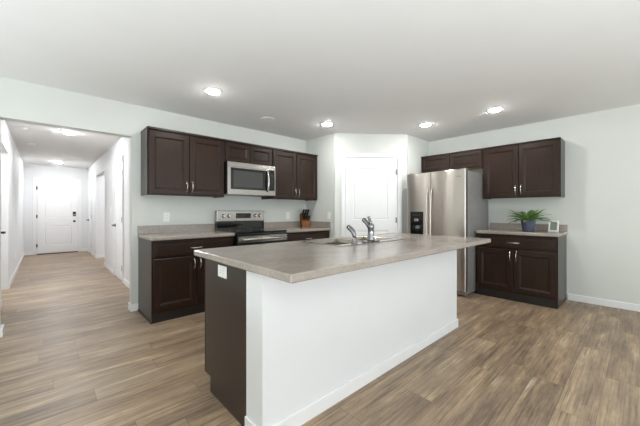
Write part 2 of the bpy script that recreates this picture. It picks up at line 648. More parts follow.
# front door
FX0, FX1, FH = -0.135, 0.735, 2.05
casing('trim_2', FX0 - 0.012, FX1 + 0.012, FH + 0.012, (0, HY, 0), 0, 'white casing around the front door')
fw = FX1 - FX0
bm = boxes((FX0, HY - 0.05, 0, FX1, HY - 0.002, 0.022), bev=0.003)
struct('trim_3', bm, M['bronze'], 'dark threshold strip under the front door', 'trim')
d = door('door_2', fw, FH - 0.03, [(0.14, 0.98, fw - 0.14, 1.86), (0.14, 0.22, fw - 0.14, 0.76)], (FX0, HY - 0.014, 0.025), 0,
         'white panelled front door at the end of the hallway', 0.013)
for z in (1.8, 1.02, 0.22):
    hinge(d, 0.006, z, 'bronze')
bm = boxes((fw - 0.115, -0.024, 1.02, fw - 0.045, -0.0005, 1.15), bev=0.006)
kp = link('keypad_lock', bm, M['black'], d)
bm = boxes((fw - 0.105, -0.027, 1.05, fw - 0.055, -0.0245, 1.075))
link('lock_plate', bm, M['nickel'], kp)
round_knob(d, fw - 0.08, 0.875, 'bronze')

# closet door in the hallway's right wall (face looks towards -X)
def right_wall_door(n, y_far, y_near, tn, label, casing_label, lever_far=True):
    w = y_far - y_near
    casing('trim_%d' % tn, -0.006, w + 0.006, 2.05, (HX1, y_far, 0), -PI / 2, casing_label)
    dd = door('door_%d' % n, w, 2.03, [(0.12, 1.0, w - 0.12, 1.88), (0.12, 0.2, w - 0.12, 0.78)], (HX1 - 0.010, y_far, 0.012), -PI / 2, label, 0.0095)
    for z in (1.82, 1.03, 0.22):
        hinge(dd, w - 0.004, z)
    lever(dd, 0.065, 0.92, 1)
    return dd
right_wall_door(3, 6.62, 5.90, 4, 'white panelled closet door on the right of the hallway', 'white casing around the hallway closet door')
right_wall_door(4, 10.98, 10.25, 5, 'white door by the front door, right side of the hallway', 'white casing around the far right hallway door')
# door in the left hallway wall, just outside the view but for its lever
casing('trim_6', -0.006, 0.806, 2.05, (HX0, 4.36, 0), PI / 2, 'white casing around the near left hallway door')
dd = door('door_5', 0.80, 2.03, [(0.12, 1.0, 0.68, 1.88), (0.12, 0.2, 0.68, 0.78)], (HX0 + 0.010, 4.36, 0.012), PI / 2, 'white door at the near left of the hallway with dark lever', 0.0095)
lever(dd, 0.735, 0.925, -1)


def baseboard(name, label, *bs):
    bm = B()
    for x0, y0, x1, y1 in bs:
        box(bm, x0, y0, 0, x1, y1, 0.085, bev=0.004)
    return struct(name, bm, M['trim'], label, 'baseboard')
g = 0.013
baseboard('baseboard_right', 'white baseboard along the wall right of the plant counter', (XR - g, YR, XR, 0.68))
baseboard('baseboard_back', 'white baseboard around the wall end beside the left cabinets', (OX1 - g, YB - g, 0.832, YB), (OX1 - g, YB, OX1, YB + TH), (OX1 - g, YB + TH, HX1, YB + TH + g))
baseboard('baseboard_opening', 'white baseboard at the left edge of the hallway opening', (OX0, YB - 0.02, OX0 + 0.024, YB + TH + 0.02))
baseboard('baseboard_hall_right', 'white baseboard on the right of the hallway', (HX1 - g, YB + TH + g, HX1, 5.82), (HX1 - g, 6.70, HX1, RO0), (HX1 - g, RO1 - g, HX1, 10.17), (HX1, RO1 - g, HX1 + 0.5, RO1), (HX1 - g, 11.06, HX1, HY))
baseboard('baseboard_hall_left', 'white baseboard on the left of the hallway', (HX0, 5.25, HX0 + g, LO0), (HX0, LO1 - g, HX0 + g, HY), (HX0 - 0.6, LO1 - g, HX0, LO1))
baseboard('baseboard_hall_end', 'white baseboard beside the front door', (HX0 + g, HY - g, FX0 - 0.08, HY), (FX1 + 0.08, HY - g, HX1 - g, HY))
baseboard('baseboard_pantry', 'white baseboard on the return wall beside the refrigerator', (4.45, P3[1] - g, XR, P3[1]))

# ------------------------------------------------------------------ island
IX0, IX1 = 0.804, 3.108
IY0, IY1, IYC = 1.293, 1.455, 2.025
struct('wall_island', boxes((IX0, IY0, 0, IX1, IY1, 0.8805)), M['white_wall'], 'white half wall under the island countertop', 'wall')
baseboard('baseboard_island', 'white baseboard along the island half wall', (IX0 - g, IY0 - g, IX1 + g, IY0), (IX0 - g, IY0, IX0, IY1 - 0.002), (IX1, IY0, IX1 + g, IY1))


# ------------------------------------------------------------------ cabinets
SHAKER = [(0, 0), (0.003, 0.003), (0.007, 0.002), (0.021, 0.012), (0.03, 0.012)]


def pull(parent, x, z, vertical=True, L=0.115):
    """arched bow pull, its face to -Y"""
    bm = B()
    pts, n = [], 10
    for i in range(n + 1):
        t = i / n
        off = -0.006 - 0.026 * math.sin(PI * t) ** 0.6
        a = -L / 2 + L * t
        pts.append((x, off, z + a) if vertical else (x + a, off, z))
    sweep(bm, pts, 0.0058, 8)
    for e in (-1, 1):
        p = (x, 0, z + e * L / 2) if vertical else (x + e * L / 2, 0, z)
        lathe(bm, [(0.008, 0.0), (0.008, -0.006), (0.005, -0.011)], p, 'Y', 10)
    return link('handle', bm, M['nickel'], parent)


def cab_door(parent, x0, z0, w, h, y, fw=0.058, handle=None, L=0.115):
    bm = B()
    panel_slab(bm, w, h, 0.019, [(fw, fw, w - fw, h - fw)], SHAKER)
    o = link('door', bm, M['espresso'], parent, (x0, y, z0))
    if handle:
        pull(o, handle[0], handle[1], True, L)
    return o


def base_cabinet(label, W, loc, rz, D=0.61, toe=0.0, ends=(False, False), group='base cabinets', sink=False):
    """origin: back left floor corner seen from the front; front faces -Y"""
    t = thing('base_cabinet', label, 'cabinet', loc, rz, group)
    H = 0.874
    f = 0.019
    bm = B()
    # carcass: sides, bottom, back, top stretchers
    for x in (0, W - 0.018):
        if toe:
            box(bm, x, -D + f, 0.10, x + 0.018, 0, H)
            box(bm, x, -D + f + toe, 0, x + 0.018, 0, 0.10)
        else:
            box(bm, x, -D + f, 0, x + 0.018, 0, H)
    box(bm, 0.018, -D + f, 0.10, W - 0.018, -0.006, 0.118)
    box(bm, 0.018, -0.006, 0.10, W - 0.018, 0, H)
    if not sink:
        box(bm, 0.018, -D + f, H - 0.02, W - 0.018, -D + f + 0.09, H)
    link('carcass', bm, M['espresso_side'], t)
    bm = B()
    s = 0.038
    zb = 0.10
    box(bm, 0, -D, zb, s, -D + f, H, bev=0.0015); box(bm, W - s, -D, zb, W, -D + f, H, bev=0.0015)
    box(bm, s, -D, H - 0.03, W - s, -D + f, H); box(bm, s, -D, zb, W - s, -D + f, zb + s)
    box(bm, s, -D, 0.675, W - s, -D + f, 0.705)
    box(bm, W / 2 - s, -D, zb + s, W / 2 + s, -D + f, 0.675)
    link('face_frame', bm, M['espresso'], t)
    link('toe_kick', boxes((0.0 if not toe else 0.018, -D + toe + 0.001, 0, W if not toe else W - 0.018, -D + f + toe, 0.10)), M['toe_board'], t)
    yd = -D - 0.0195
    e = 0.014
    # drawer
    bm = B()
    panel_slab(bm, W - 2 * e, 0.150, 0.019, [(0.02, 0.02, W - 2 * e - 0.02, 0.13)], [(0, 0), (0.006, -0.002), (0.012, -0.002)], 0.005)
    dr = link('drawer', bm, M['espresso'], t, (e, yd, 0.698))
    pull(dr, (W - 2 * e) / 2, 0.072, False, 0.125)
    dw = W / 2 - e - 0.004
    h = 0.552
    cab_door(t, e, 0.122, dw, h, yd, handle=(dw - 0.03, h - 0.085))
    cab_door(t, W / 2 + 0.004, 0.122, dw, h, yd, handle=(0.03, h - 0.085))
    if ends[0]:
        link('side_panel', boxes((-0.004, -D + 0.002, 0.0, -0.0003, 0, H)), M['espresso_side'], t)
    if ends[1]:
        link('side_panel', boxes((W + 0.0003, -D + 0.002, 0.0, W + 0.004, 0, H)), M['espresso_side'], t)
    if ends[0]:   # shoe moulding along the exposed side
        link('shoe_moulding', boxes((-0.014, -D, 0, -0.0045, 0, 0.016), bev=0.003), M['espresso_side'], t)
    return t


def wall_cabinet(label, W, H, loc, rz, D=0.305, handles=True, side='espresso_side', group='wall cabinets', under='espresso_side', lip=0.013):
    """origin: back left bottom corner; front faces -Y"""
    t = thing('wall_cabinet', label, 'cabinet', loc, rz, group)
    f = 0.019
    bm = B()
    box(bm, 0, -D + f, 0, 0.016, 0, H); box(bm, W - 0.016, -D + f, 0, W, 0, H)
    box(bm, 0.016, -D + f, H - 0.016, W - 0.016, -0.006, H)
    box(bm, 0.016, -0.006, 0.02, W - 0.016, 0, H)
    link('carcass', bm, M[side], t)
    link('bottom_panel', boxes((0.016, -D + f, 0.012, W - 0.016, -0.006, 0.026)), M[under], t)
    bm = B()
    s = 0.034
    box(bm, 0, -D, 0, s, -D + f, H, bev=0.0015); box(bm, W - s, -D, 0, W, -D + f, H, bev=0.0015)
    box(bm, s, -D, H - s, W - s, -D + f, H); box(bm, s, -D, 0, W - s, -D + f, s)
    box(bm, W / 2 - s, -D, s, W / 2 + s, -D + f, H - s)
    link('face_frame', bm, M['espresso'], t)
    if lip:
        link('top_moulding', boxes((0, -D - 0.021, H + 0.0005, W, 0, H + lip), bev=0.002), M['espresso'], t)
    yd = -D - 0.0195
    e = 0.012
    dw = W / 2 - e - 0.004
    h = H - 0.028
    fw = 0.056 if H > 0.4 else 0.044
    cab_door(t, e, 0.014, dw, h, yd, fw, (dw - 0.028, 0.10) if handles else None)
    cab_door(t, W / 2 + 0.004, 0.014, dw, h, yd, fw, (0.028, 0.10) if handles else None)
    return t


XU0, XM0, XM1, XU1 = 0.857, 1.771, 2.532, 3.448
BL0, RX0, RX1 = 0.836, 1.766, 2.532
wall_cabinet('dark wood two-door wall cabinet left of the microwave', XM0 - XU0 - 0.001, 0.748, (XU0, YB - 0.001, 1.374), 0, lip=0.026)
wall_cabinet('short dark wood wall cabinet right above the microwave', XM1 - XM0 - 0.001, 0.268, (XM0, YB - 0.001, 1.854), 0, handles=False, lip=0.026)
wall_cabinet('dark wood two-door wall cabinet above the knife block', XU1 - XM1 - 0.001, 0.748, (XM1, YB - 0.001, 1.374), 0, lip=0.026)
YU0, YU1, YU2 = 0.708, 1.628, 2.628
wall_cabinet('dark wood two-door wall cabinet above the potted plant', YU1 - YU0 - 0.001, 0.748, (XR - 0.001, YU1, 1.374), -PI / 2, D=0.305)
wall_cabinet('short dark wood wall cabinet above the refrigerator', YU2 - YU1 - 0.002, 0.262, (XR - 0.001, YU2, 1.860), -PI / 2, D=0.305, handles=False, under='maple')

base_cabinet('dark wood base cabinet left of the range', RX0 - BL0 - 0.003, (BL0, YB - 0.001, 0), 0, D=0.594, ends=(True, False))
base_cabinet('dark wood base cabinet under the knife block counter', 3.456 - RX1 - 0.008, (RX1 + 0.006, YB - 0.001, 0), 0, D=0.594)
base_cabinet('dark wood base cabinet under the potted plant', 1.618 - 0.696, (XR - 0.001, 1.618, 0), -PI / 2, D=0.594, ends=(False, True))
# island cabinets, fronts towards the range
iedges = [IX1, 2.54, 1.60, IX0]
ilabels = ['dark wood island cabinet at the refrigerator end', 'dark wood island cabinet under the sink', 'dark wood island cabinet at the outlet end, flat brown side panel']
for i in range(3):
    base_cabinet(ilabels[i], iedges[i] - iedges[i + 1] - 0.002, (iedges[i] - 0.001, IY1 + 0.003, 0), PI, D=IYC - IY1 - 0.003, toe=0.075,
                 group='island cabinets', sink=(i == 1))



# ------------------------------------------------------------------ countertops
def counter(name, label, x0, y0, x1, y1, z1, th=0.038, hole=None, r=0.006, parent=None):
    bm = B()
    z0 = z1 - th
    e = 0.005
    L = [rrect(x0 + e, y0 + e, x1 - e, y1 - e, r, z0), rrect(x0, y0, x1, y1, r + e, z0 + e), rrect(x0, y0, x1, y1, r + e, z1 - e),
         rrect(x0 + e, y0 + e, x1 - e, y1 - e, r, z1)]
    if hole:
        hx0, hy0, hx1, hy1 = hole
        L = [rrect(hx0, hy0, hx1, hy1, 0.02, z0)] + L + [rrect(hx0, hy0, hx1, hy1, 0.02, z1), rrect(hx0, hy0, hx1, hy1, 0.02, z0)]
        loft(bm, L, False, False)
        bmesh.ops.remove_doubles(bm, verts=bm.verts, dist=1e-5)
    else:
        loft(bm, L)
    return bm


t = thing('countertop', 'taupe laminate countertop left of the range with low backsplash', 'countertop', (0, 0, 0), 0, 'wall countertops')
link('worktop', counter('', '', 0.822, YB - 0.635, RX0 - 0.004, YB - 0.0005, 0.914), M['laminate'], t)
link('backsplash', boxes((0.822, YB - 0.020, 0.9142, RX0 - 0.004, YB - 0.0005, 1.012), bev=0.003), M['laminate'], t)
t = thing('countertop', 'taupe laminate countertop under the knife block, right of the range', 'countertop', (0, 0, 0), 0, 'wall countertops')
link('worktop', counter('', '', RX1 + 0.006, YB - 0.635, 3.4605, YB - 0.0005, 0.914), M['laminate'], t)
link('backsplash', boxes((RX1 + 0.006, YB - 0.020, 0.9142, 3.44, YB - 0.0005, 1.012), bev=0.003), M['laminate'], t)
link('side_splash', boxes((3.441, YB - 0.625, 0.9142, 3.4605, YB - 0.0005, 1.012), bev=0.003), M['laminate'], t)
t = thing('countertop', 'taupe laminate countertop under the potted plant with low backsplash', 'countertop', (0, 0, 0), 0, 'wall countertops')
link('worktop', counter('', '', XR - 0.635, 0.680, XR - 0.0005, 1.624, 0.914), M['laminate'], t)
link('backsplash', boxes((XR - 0.020, 0.680, 0.9142, XR - 0.0005, 1.624, 1.005), bev=0.003), M['laminate'], t)

CT = 0.920
SX0, SX1, SY0, SY1 = 1.64, 2.50, 1.53, 2.02
o = link('island_countertop', counter('', '', 0.762, 1.002, 3.205, 2.115, CT, th=0.0395, hole=(SX0 + 0.02, SY0 + 0.02, SX1 - 0.02, SY1 - 0.02), r=0.004), M['laminate'])
tag(o, 'large taupe laminate island countertop with overhang and sink cutout', 'countertop')

# ------------------------------------------------------------------ sink
t = thing('kitchen_sink', 'stainless double-bowl sink set into the island countertop', 'sink', (SX0, SY0, CT), 0)
sw, sh = SX1 - SX0, SY1 - SY0
bm = B()
# built as a face towards -Y, then laid flat
panel_slab(bm, sw, sh, 0, [(0.028, 0.078, sw / 2 - 0.012, sh - 0.028), (sw / 2 + 0.012, 0.078, sw - 0.028, sh - 0.028)],
           [(0, 0), (0.006, 0.004), (0.014, 0.03), (0.020, 0.165), (0.045, 0.178)], 0.0)
bmesh.ops.transform(bm, matrix=Matrix.Rotation(-PI / 2, 4, 'X') @ Matrix.Scale(1, 4), verts=bm.verts)
# after the rotation: y(depth) -> -z, z -> y
link('basin', bm, M['sink_steel'], t, (0, 0, 0.005))
bm = B()
loft(bm, [rrect(0, 0, sw, sh, 0.02, 0.0003), rrect(0.002, 0.002, sw - 0.002, sh - 0.002, 0.018, 0.005), rrect(0.012, 0.012, sw - 0.012, sh - 0.012, 0.015, 0.0065),
          rrect(0.020, 0.020, sw - 0.020, sh - 0.020, 0.012, 0.0055)], False, False, True)
link('rim', bm, M['steel'], t)
for cx in (sw * 0.26, sw * 0.74):
    bm = B()
    lathe(bm, [(0.045, 0.0), (0.040, 0.004), (0.030, 0.001), (0.004, 0.001)], (cx, 0.29, -0.172), n=20)
    link('drain', bm, M['chrome'], t)

t = thing('kitchen_faucet', 'tall chrome single-lever faucet standing on the sink deck', 'faucet', (2.043, 1.569, CT + 0.0075), 0)
bm = B()
loft(bm, [rrect(-0.105, -0.030, 0.105, 0.030, 0.028, 0), rrect(-0.105, -0.030, 0.105, 0.030, 0.028, 0.006), rrect(-0.098, -0.024, 0.098, 0.024, 0.023, 0.011)])
link('base_plate', bm, M['chrome'], t)
bm = B()
lathe(bm, [(0.032, 0.011), (0.031, 0.020), (0.026, 0.030), (0.025, 0.110), (0.028, 0.122), (0.028, 0.140), (0.020, 0.152), (0.004, 0.156)], n=20)
link('body', bm, M['chrome'], t)
bm = B()
sweep(bm, [(0, 0.008, 0.115), (-0.001, 0.026, 0.138), (-0.002, 0.044, 0.158), (-0.003, 0.060, 0.174), (-0.004, 0.072, 0.184)],
      [0.019, 0.018, 0.017, 0.019, 0.021], 14)
link('spout', bm, M['chrome'], t)
bm = B()
sweep(bm, [(-0.004, 0.0723, 0.1842), (-0.004, 0.080, 0.190)], [0.019, 0.015], 14)
link('aerator', bm, M['bronze'], t)
bm = B()
sweep(bm, [(0, 0, 0.145), (0.002, 0.010, 0.170), (0.004, 0.022, 0.194), (0.004, 0.028, 0.212)], [0.017, 0.014, 0.012, 0.013], 12)
link('lever_handle', bm, M['chrome'], t)
t = thing('side_sprayer', 'short chrome side sprayer on the sink deck, left of faucet', 'sprayer', (1.83, 1.569, CT + 0.0075), 0)
bm = B()
lathe(bm, [(0.026, 0), (0.026, 0.006), (0.018, 0.012), (0.015, 0.03), (0.015, 0.045)], n=18)
link('holder', bm, M['chrome'], t)
bm = B()
sweep(bm, [(0, 0, 0.045), (0, 0.002, 0.07), (0, 0.016, 0.095), (0, 0.040, 0.115), (0, 0.062, 0.128)], [0.015, 0.017, 0.019, 0.020, 0.019], 14)
link('spray_head', bm, M['chrome'], t)
bm = B()
sweep(bm, [(0, 0.0625, 0.1283), (0, 0.072, 0.134)], [0.0175, 0.014], 14)
link('nozzle', bm, M['black'], t)

# ------------------------------------------------------------------ range
t = thing('kitchen_range', 'stainless and black electric range between the two back counters', 'range', (RX0, YB - 0.02, 0), 0)
RW, RD = RX1 - RX0, 0.635
bm = boxes((0.003, -RD, 0.03, RW - 0.003, -0.0, 0.905))
link('body', bm, M['black'], t)
for x in (0.05, RW - 0.05):
    for y in (-RD + 0.06, -0.08):
        bm = B(); lathe(bm, [(0.018, 0), (0.018, 0.03)], (x, y, 0), n=12)
        link('foot', bm, M['black'], t)
link('cooktop', boxes((0.001, -RD - 0.028, 0.9055, RW - 0.001, -0.062, 0.922), bev=0.004), M['black_glass'], t)
for (x, y, r) in ((0.20, -0.46, 0.10), (0.56, -0.46, 0.08), (0.20, -0.2, 0.08), (0.56, -0.2, 0.10)):
    bm = B()
    loft(bm, [[(x + q * math.cos(a * PI / 16), y + q * math.sin(a * PI / 16), 0.9224) for a in range(32)] for q in (r, r - 0.006)], False, False)
    link('burner_ring', bm, M['bronze'], t)
bm = boxes((0.001, -0.062, 0.9058, RW - 0.001, 0, 1.04))
link('backguard', bm, M['black_glass'], t)
bm = boxes((0.0, -0.072, 1.0405, RW, 0, 1.195), bev=0.006)
cp = link('control_panel', bm, M['steel'], t)
link('display', boxes((0.285, -0.0755, 1.085, 0.525, -0.0722, 1.158), bev=0.001), M['display'], cp)
bm = B()
for i in range(6):
    for j in range(2):
        box(bm, 0.300 + i * 0.035, -0.0768, 1.095 + j * 0.028, 0.322 + i * 0.035, -0.0756, 1.106 + j * 0.028)
link('display_markings', bm, M['bronze'], cp)
for x in (0.095, 0.175, 0.605, 0.68):
    bm = B()
    lathe(bm, [(0.027, 0), (0.026, -0.006), (0.021, -0.010), (0.019, -0.028), (0.015, -0.031)], (x, -0.0722, 1.12), 'Y', 20)
    box(bm, x - 0.004, -0.107, 1.102, x + 0.004, -0.1034, 1.138)
    link('knob', bm, M['nickel'], cp)
od = link('oven_door', boxes((0.006, -RD - 0.032, 0.235, RW - 0.006, -RD - 0.0005, 0.898), bev=0.006), M['black'], t)
link('trim_band', boxes((0.006, -RD - 0.036, 0.785, RW - 0.006, -RD - 0.0323, 0.868), bev=0.001), M['steel'], od)
link('door_glass', boxes((0.10, -RD - 0.034, 0.36, RW - 0.10, -RD - 0.0323, 0.66)), M['black_glass'], od)
bm = B()
sweep(bm, [(0.05, -RD - 0.075, 0.83), (RW / 2, -RD - 0.082, 0.83), (RW - 0.05, -RD - 0.075, 0.83)], 0.026, 14, 0.6)
for x in (0.06, RW - 0.06):
    box(bm, x - 0.014, -RD - 0.072, 0.815, x + 0.014, -RD - 0.036, 0.845, bev=0.003)
link('handle', bm, M['nickel'], od)
link('badge', boxes((0.016, -RD - 0.0376, 0.806, 0.046, -RD - 0.0362, 0.848)), M['slot'], od)
link('storage_drawer', boxes((0.006, -RD - 0.026, 0.055, RW - 0.006, -RD - 0.0005, 0.228), bev=0.005), M['steel'], t)

# ------------------------------------------------------------------ microwave
MW, MD = XM1 - XM0 - 0.008, 0.36
t = thing('microwave', 'stainless over-the-range microwave under the short cabinet', 'microwave', (XM0 + 0.004, YB - 0.002, 1.416), 0)
MH = 0.432
link('body', boxes((0, -MD, 0.0, MW, 0, MH)), M['black'], t)
y = -MD - 0.0005
link('vent_strip', boxes((0, y - 0.034, MH - 0.062, MW * 0.855, y, MH), (MW * 0.858, y - 0.034, MH - 0.062, MW, y, MH), bev=0.002), M['steel'], t)
bm = B()
dW = MW * 0.855
d0, d1 = 0.0, MH - 0.064
for q in ((0, y - 0.034, d0, dW, y, d0 + 0.068), (0, y - 0.034, d1 - 0.012, dW, y, d1), (0, y - 0.034, d0 + 0.068, 0.045, y, d1 - 0.012), (dW - 0.016, y - 0.034, d0 + 0.068, dW, y, d1 - 0.012)):
    box(bm, *q)
md = link('door', bm, M['steel'], t)
link('door_glass', boxes((0.0452, y - 0.032, d0 + 0.0682, dW - 0.0162, y - 0.004, d1 - 0.0122)), M['black_glass'], md)
link('window', boxes((0.085, y - 0.0335, d0 + 0.10, dW - 0.105, y - 0.0322, d1 - 0.045)), M['mw_glass'], md)
bm = B()
hx = dW - 0.030
pts = [(hx, y - 0.036 - 0.036 * math.sin(PI * i / 12) ** 0.7, 0.055 + (d1 - 0.075) * i / 12) for i in range(13)]
sweep(bm, pts, 0.013, 12)
link('handle', bm, M['nickel'], md)
bm = boxes((dW + 0.002, y - 0.034, 0, MW, y, 0.068), (MW - 0.012, y - 0.034, 0.068, MW, y, d1))
link('panel_frame', bm, M['steel'], t)
cp = link('control_panel', boxes((dW + 0.002, y - 0.033, 0.0683, MW - 0.0122, y, d1)), M['black_glass'], t)
bm = B()
for i in range(3):
    for j in range(6):
        box(bm, dW + 0.018 + i * 0.024, y - 0.0342, 0.085 + j * 0.03, dW + 0.034 + i * 0.024, y - 0.0332, 0.097 + j * 0.03)
link('keypad', bm, M['display'], cp)
link('clock', boxes((dW + 0.02, y - 0.0342, 0.285, dW + 0.08, y - 0.0332, 0.315)), M['bronze'], cp)

# ------------------------------------------------------------------ refrigerator (front faces -X)
FY0, FY1 = 1.640, 2.546
FWd = FY1 - FY0
t = thing('refrigerator', 'stainless side-by-side refrigerator with black ice dispenser', 'refrigerator', (XR - 0.03, FY1, 0), -PI / 2)
FD = XR - 0.03 - 4.232
FZ = 1.768
link('body', boxes((0.004, -FD + 0.085, 0.03, FWd - 0.004, 0, FZ - 0.018), bev=0.004), M['steel_side'], t)
link('gasket', boxes((0.012, -FD + 0.070, 0.075, FWd - 0.012, -FD + 0.0845, FZ - 0.03)), M['black'], t)
link('kick_grille', boxes((0.01, -FD + 0.04, 0.02, FWd - 0.01, -FD + 0.0845, 0.068), bev=0.003), M['steel_side'], t)
for x in (0.06, FWd - 0.06):
    for yy in (-FD + 0.13, -0.08):
        bm = B(); lathe(bm, [(0.022, 0), (0.022, 0.029)], (x, yy, 0), n=12)
        link('foot', bm, M['black'], t)
split = 0.388


def fridge_door(x0, x1):
    bm = B()
    n = 10
    loops = []
    w = x1 - x0
    # gently crowned face with rounded edges
    prof = []
    for i in range(n + 1):
        u = i / n
        xx = x0 + 0.012 + (w - 0.024) * u
        prof.append((xx, -FD - 0.014 * (1 - (2 * u - 1) ** 2)))
    prof = [(x0, -FD + 0.068), (x0, -FD + 0.012), (x0 + 0.004, -FD + 0.004)] + prof + [(x1 - 0.004, -FD + 0.004), (x1, -FD + 0.012), (x1, -FD + 0.068)]
    for z, ins in ((0.078, 0.004), (0.082, 0.0), (FZ - 0.006, 0.0), (FZ, 0.005)):
        loops.append([(px, py + (ins if py < -FD + 0.05 else 0), z) for px, py in prof])
    loft(bm, loops)
    bm.normal_update()
    for f in bm.faces:
        if abs(f.normal.x) > 0.9:
            f.material_index = 1
    return bm


ld = link('door', fridge_door(0, split), [M['steel_h'], M['door_edge']], t)
rd = link('door', fridge_door(split + 0.006, FWd), [M['steel_h'], M['door_edge']], t)
# dispenser on the left door
dx0, dx1, dz0, dz1 = 0.075, 0.292, 0.80, 1.18
bm = B()
box(bm, dx0, -FD - 0.016, dz0, dx1, -FD + 0.004, dz1, bev=0.004)
ds = link('ice_dispenser', bm, M['black'], ld)
bm = boxes((dx0 + 0.02, -FD - 0.0175, dz0 + 0.03, dx1 - 0.02, -FD - 0.0163, dz1 - 0.13))
link('niche', bm, M['black_glass'], ds)
bm = boxes((dx0 + 0.075, -FD - 0.030, dz0 + 0.232, dx0 + 0.145, -FD - 0.0165, dz0 + 0.272), bev=0.004)
link('chute', bm, M['nickel'], ds)
bm = boxes((dx0 + 0.100, -FD - 0.030, dz0 + 0.120, dx0 + 0.160, -FD - 0.018, dz0 + 0.168), bev=0.004)
link('paddle', bm, M['nickel'], ds)
bm = B()
for i in range(4):
    box(bm, dx0 + 0.045 + 0.035 * i, -FD - 0.0172, dz1 - 0.055, dx0 + 0.062 + 0.035 * i, -FD - 0.0162, dz1 - 0.046)
link('button_marks', bm, M['slot'], ds)


def fridge_handle(x, parent):
    bm = B()
    z0, z1 = 0.46, 1.52
    pts = []
    for i in range(17):
        u = i / 16
        pts.append((x, -FD - 0.012 - 0.052 * math.sin(PI * u) ** 0.45, z0 + (z1 - z0) * u))
    sweep(bm, pts, [0.013] * 17, 12)
    return link('handle', bm, M['steel_h'], parent)


fridge_handle(split - 0.030, ld)
fridge_handle(split + 0.036, rd)
bm = B()
for i, wd in enumerate((0.012, 0.008, 0.005, 0.008, 0.006, 0.009, 0.009, 0.009, 0.005)):
    box(bm, FWd - 0.155 + i * 0.0118, -FD - 0.0105, 1.664, FWd - 0.155 + i * 0.0118 + wd * 0.8, -FD - 0.002, 1.680)
link('badge', bm, M['steel_side'], rd)
for hx in (0.02, FWd - 0.09):
    link('hinge_cover', boxes((hx, -FD + 0.03, FZ + 0.0005, hx + 0.07, -FD + 0.16, FZ + 0.014), bev=0.004), M['steel_side'], t)


# ------------------------------------------------------------------ wall plates
def outlet(label, loc, rz, kind='outlet', roll=0.0):
    """plate towards -Y, origin at its centre on the wall"""
    nm = 'wall_outlet' if kind == 'outlet' else 'light_switch'
    t = thing(nm, label, 'outlet' if kind == 'outlet' else 'switch', loc, rz, 'wall plates')
    t.rotation_euler = (0, roll, rz)
    link('plate', boxes((-0.036, -0.006, -0.058, 0.036, -0.0003, 0.058), bev=0.002), M['plastic'], t)
    if kind == 'outlet':
        for s in (-1, 1):
            bm = B()
            lathe(bm, [(0.0165, -0.0062), (0.0160, -0.0078)], (0, 0, s * 0.020), 'Y', 18)
            so = link('socket', bm, M['plastic'], t)
            link('slots', boxes((-0.008, -0.0084, s * 0.020 - 0.004, -0.006, -0.0079, s * 0.020 + 0.006),
                                (0.006, -0.0084, s * 0.020 - 0.004, 0.008, -0.0079, s * 0.020 + 0.006)), M['slot'], so)
    else:
        link('rocker', boxes((-0.015, -0.0095, -0.033, 0.015, -0.0062, 0.033), bev=0.0015), M['plastic'], t)
    return t


outlet('white outlet on the wall above the left counter', (1.145, YB, 1.113), 0)
outlet('white switch plate on the wall between range and knife block', (3.05, YB, 1.113), 0, 'switch')
outlet('white switch plate on the narrow wall right of knife block', (3.461, 3.515, 1.115), -PI / 2, 'switch')
outlet('white outlet on the brown end of the island', (IX0 - 0.0005, 1.742, 0.818), -PI / 2, roll=PI / 2)
outlet('white switch plate in the hallway beyond the closet door', (HX1, 7.12, 1.22), -PI / 2, 'switch')
outlet('white outlet low on the left hallway wall', (HX0, 8.2, 0.36), PI / 2)


# ------------------------------------------------------------------ knife block and knives
KB, KS = -0.42, 1.3
bl = thing('knife_block', 'brown wooden knife block on the counter right of range', 'knife block', (3.345, 3.995, 0.9145), KB)
bl.scale = (KS, KS, KS)
bm = B()
# side profile in local YZ (front to -Y): slanted block
prof = [(-0.055, 0.0), (0.075, 0.0), (0.075, 0.165), (0.045, 0.180), (-0.055, 0.065)]
vs0 = [bm.verts.new((-0.055, a, b)) for a, b in prof]
vs1 = [bm.verts.new((0.055, a, b)) for a, b in prof]
bm.faces.new(vs0); bm.faces.new(list(reversed(vs1)))
for i in range(5):
    j = (i + 1) % 5
    bm.faces.new((vs0[i], vs1[i], vs1[j], vs0[j]))
bmesh.ops.bevel(bm, geom=bm.edges[:], offset=0.003, segments=2, affect='EDGES')
link('block', bm, M['block'], bl)
bm = boxes((-0.02, -0.0565, 0.03, 0.02, -0.0552, 0.05))
link('plaque', bm, M['block'], bl)
# the slanted face runs from (-.055,.065) to (.045,.180); knives stick out along its normal
nd = Vector((0, -0.115, 0.100)).normalized()
td = Vector((0, 0.100, 0.115)).normalized()
R = Matrix.Rotation(KB, 3, 'Z')


def knife(u, v, L, wd, label, group):
    p = Vector((u, -0.055, 0.065)) + td * v + nd * 0.001
    w = Vector((3.345, 3.995, 0.9145)) + R @ (p * KS)
    t = thing('kitchen_knife', label, 'knife', w, KB, group)
    t.scale = (KS, KS, KS)
    bm = B()
    sweep(bm, [nd * 0.0, nd * 0.012], [wd * 0.8, wd * 0.8], 10, 0.6)
    link('bolster', bm, M['nickel'], t)
    bm = B()
    up = Vector((0, 0, 1))
    pts = [nd * 0.0125, nd * (L * 0.3), nd * (L * 0.65) + up * 0.003, nd * (L * 0.9) + up * 0.002, nd * L]
    sweep(bm, pts, [wd, wd * 1.05, wd * 0.9, wd * 1.05, wd * 0.7], 10, 0.65)
    link('handle', bm, M['black'], t)
    return t


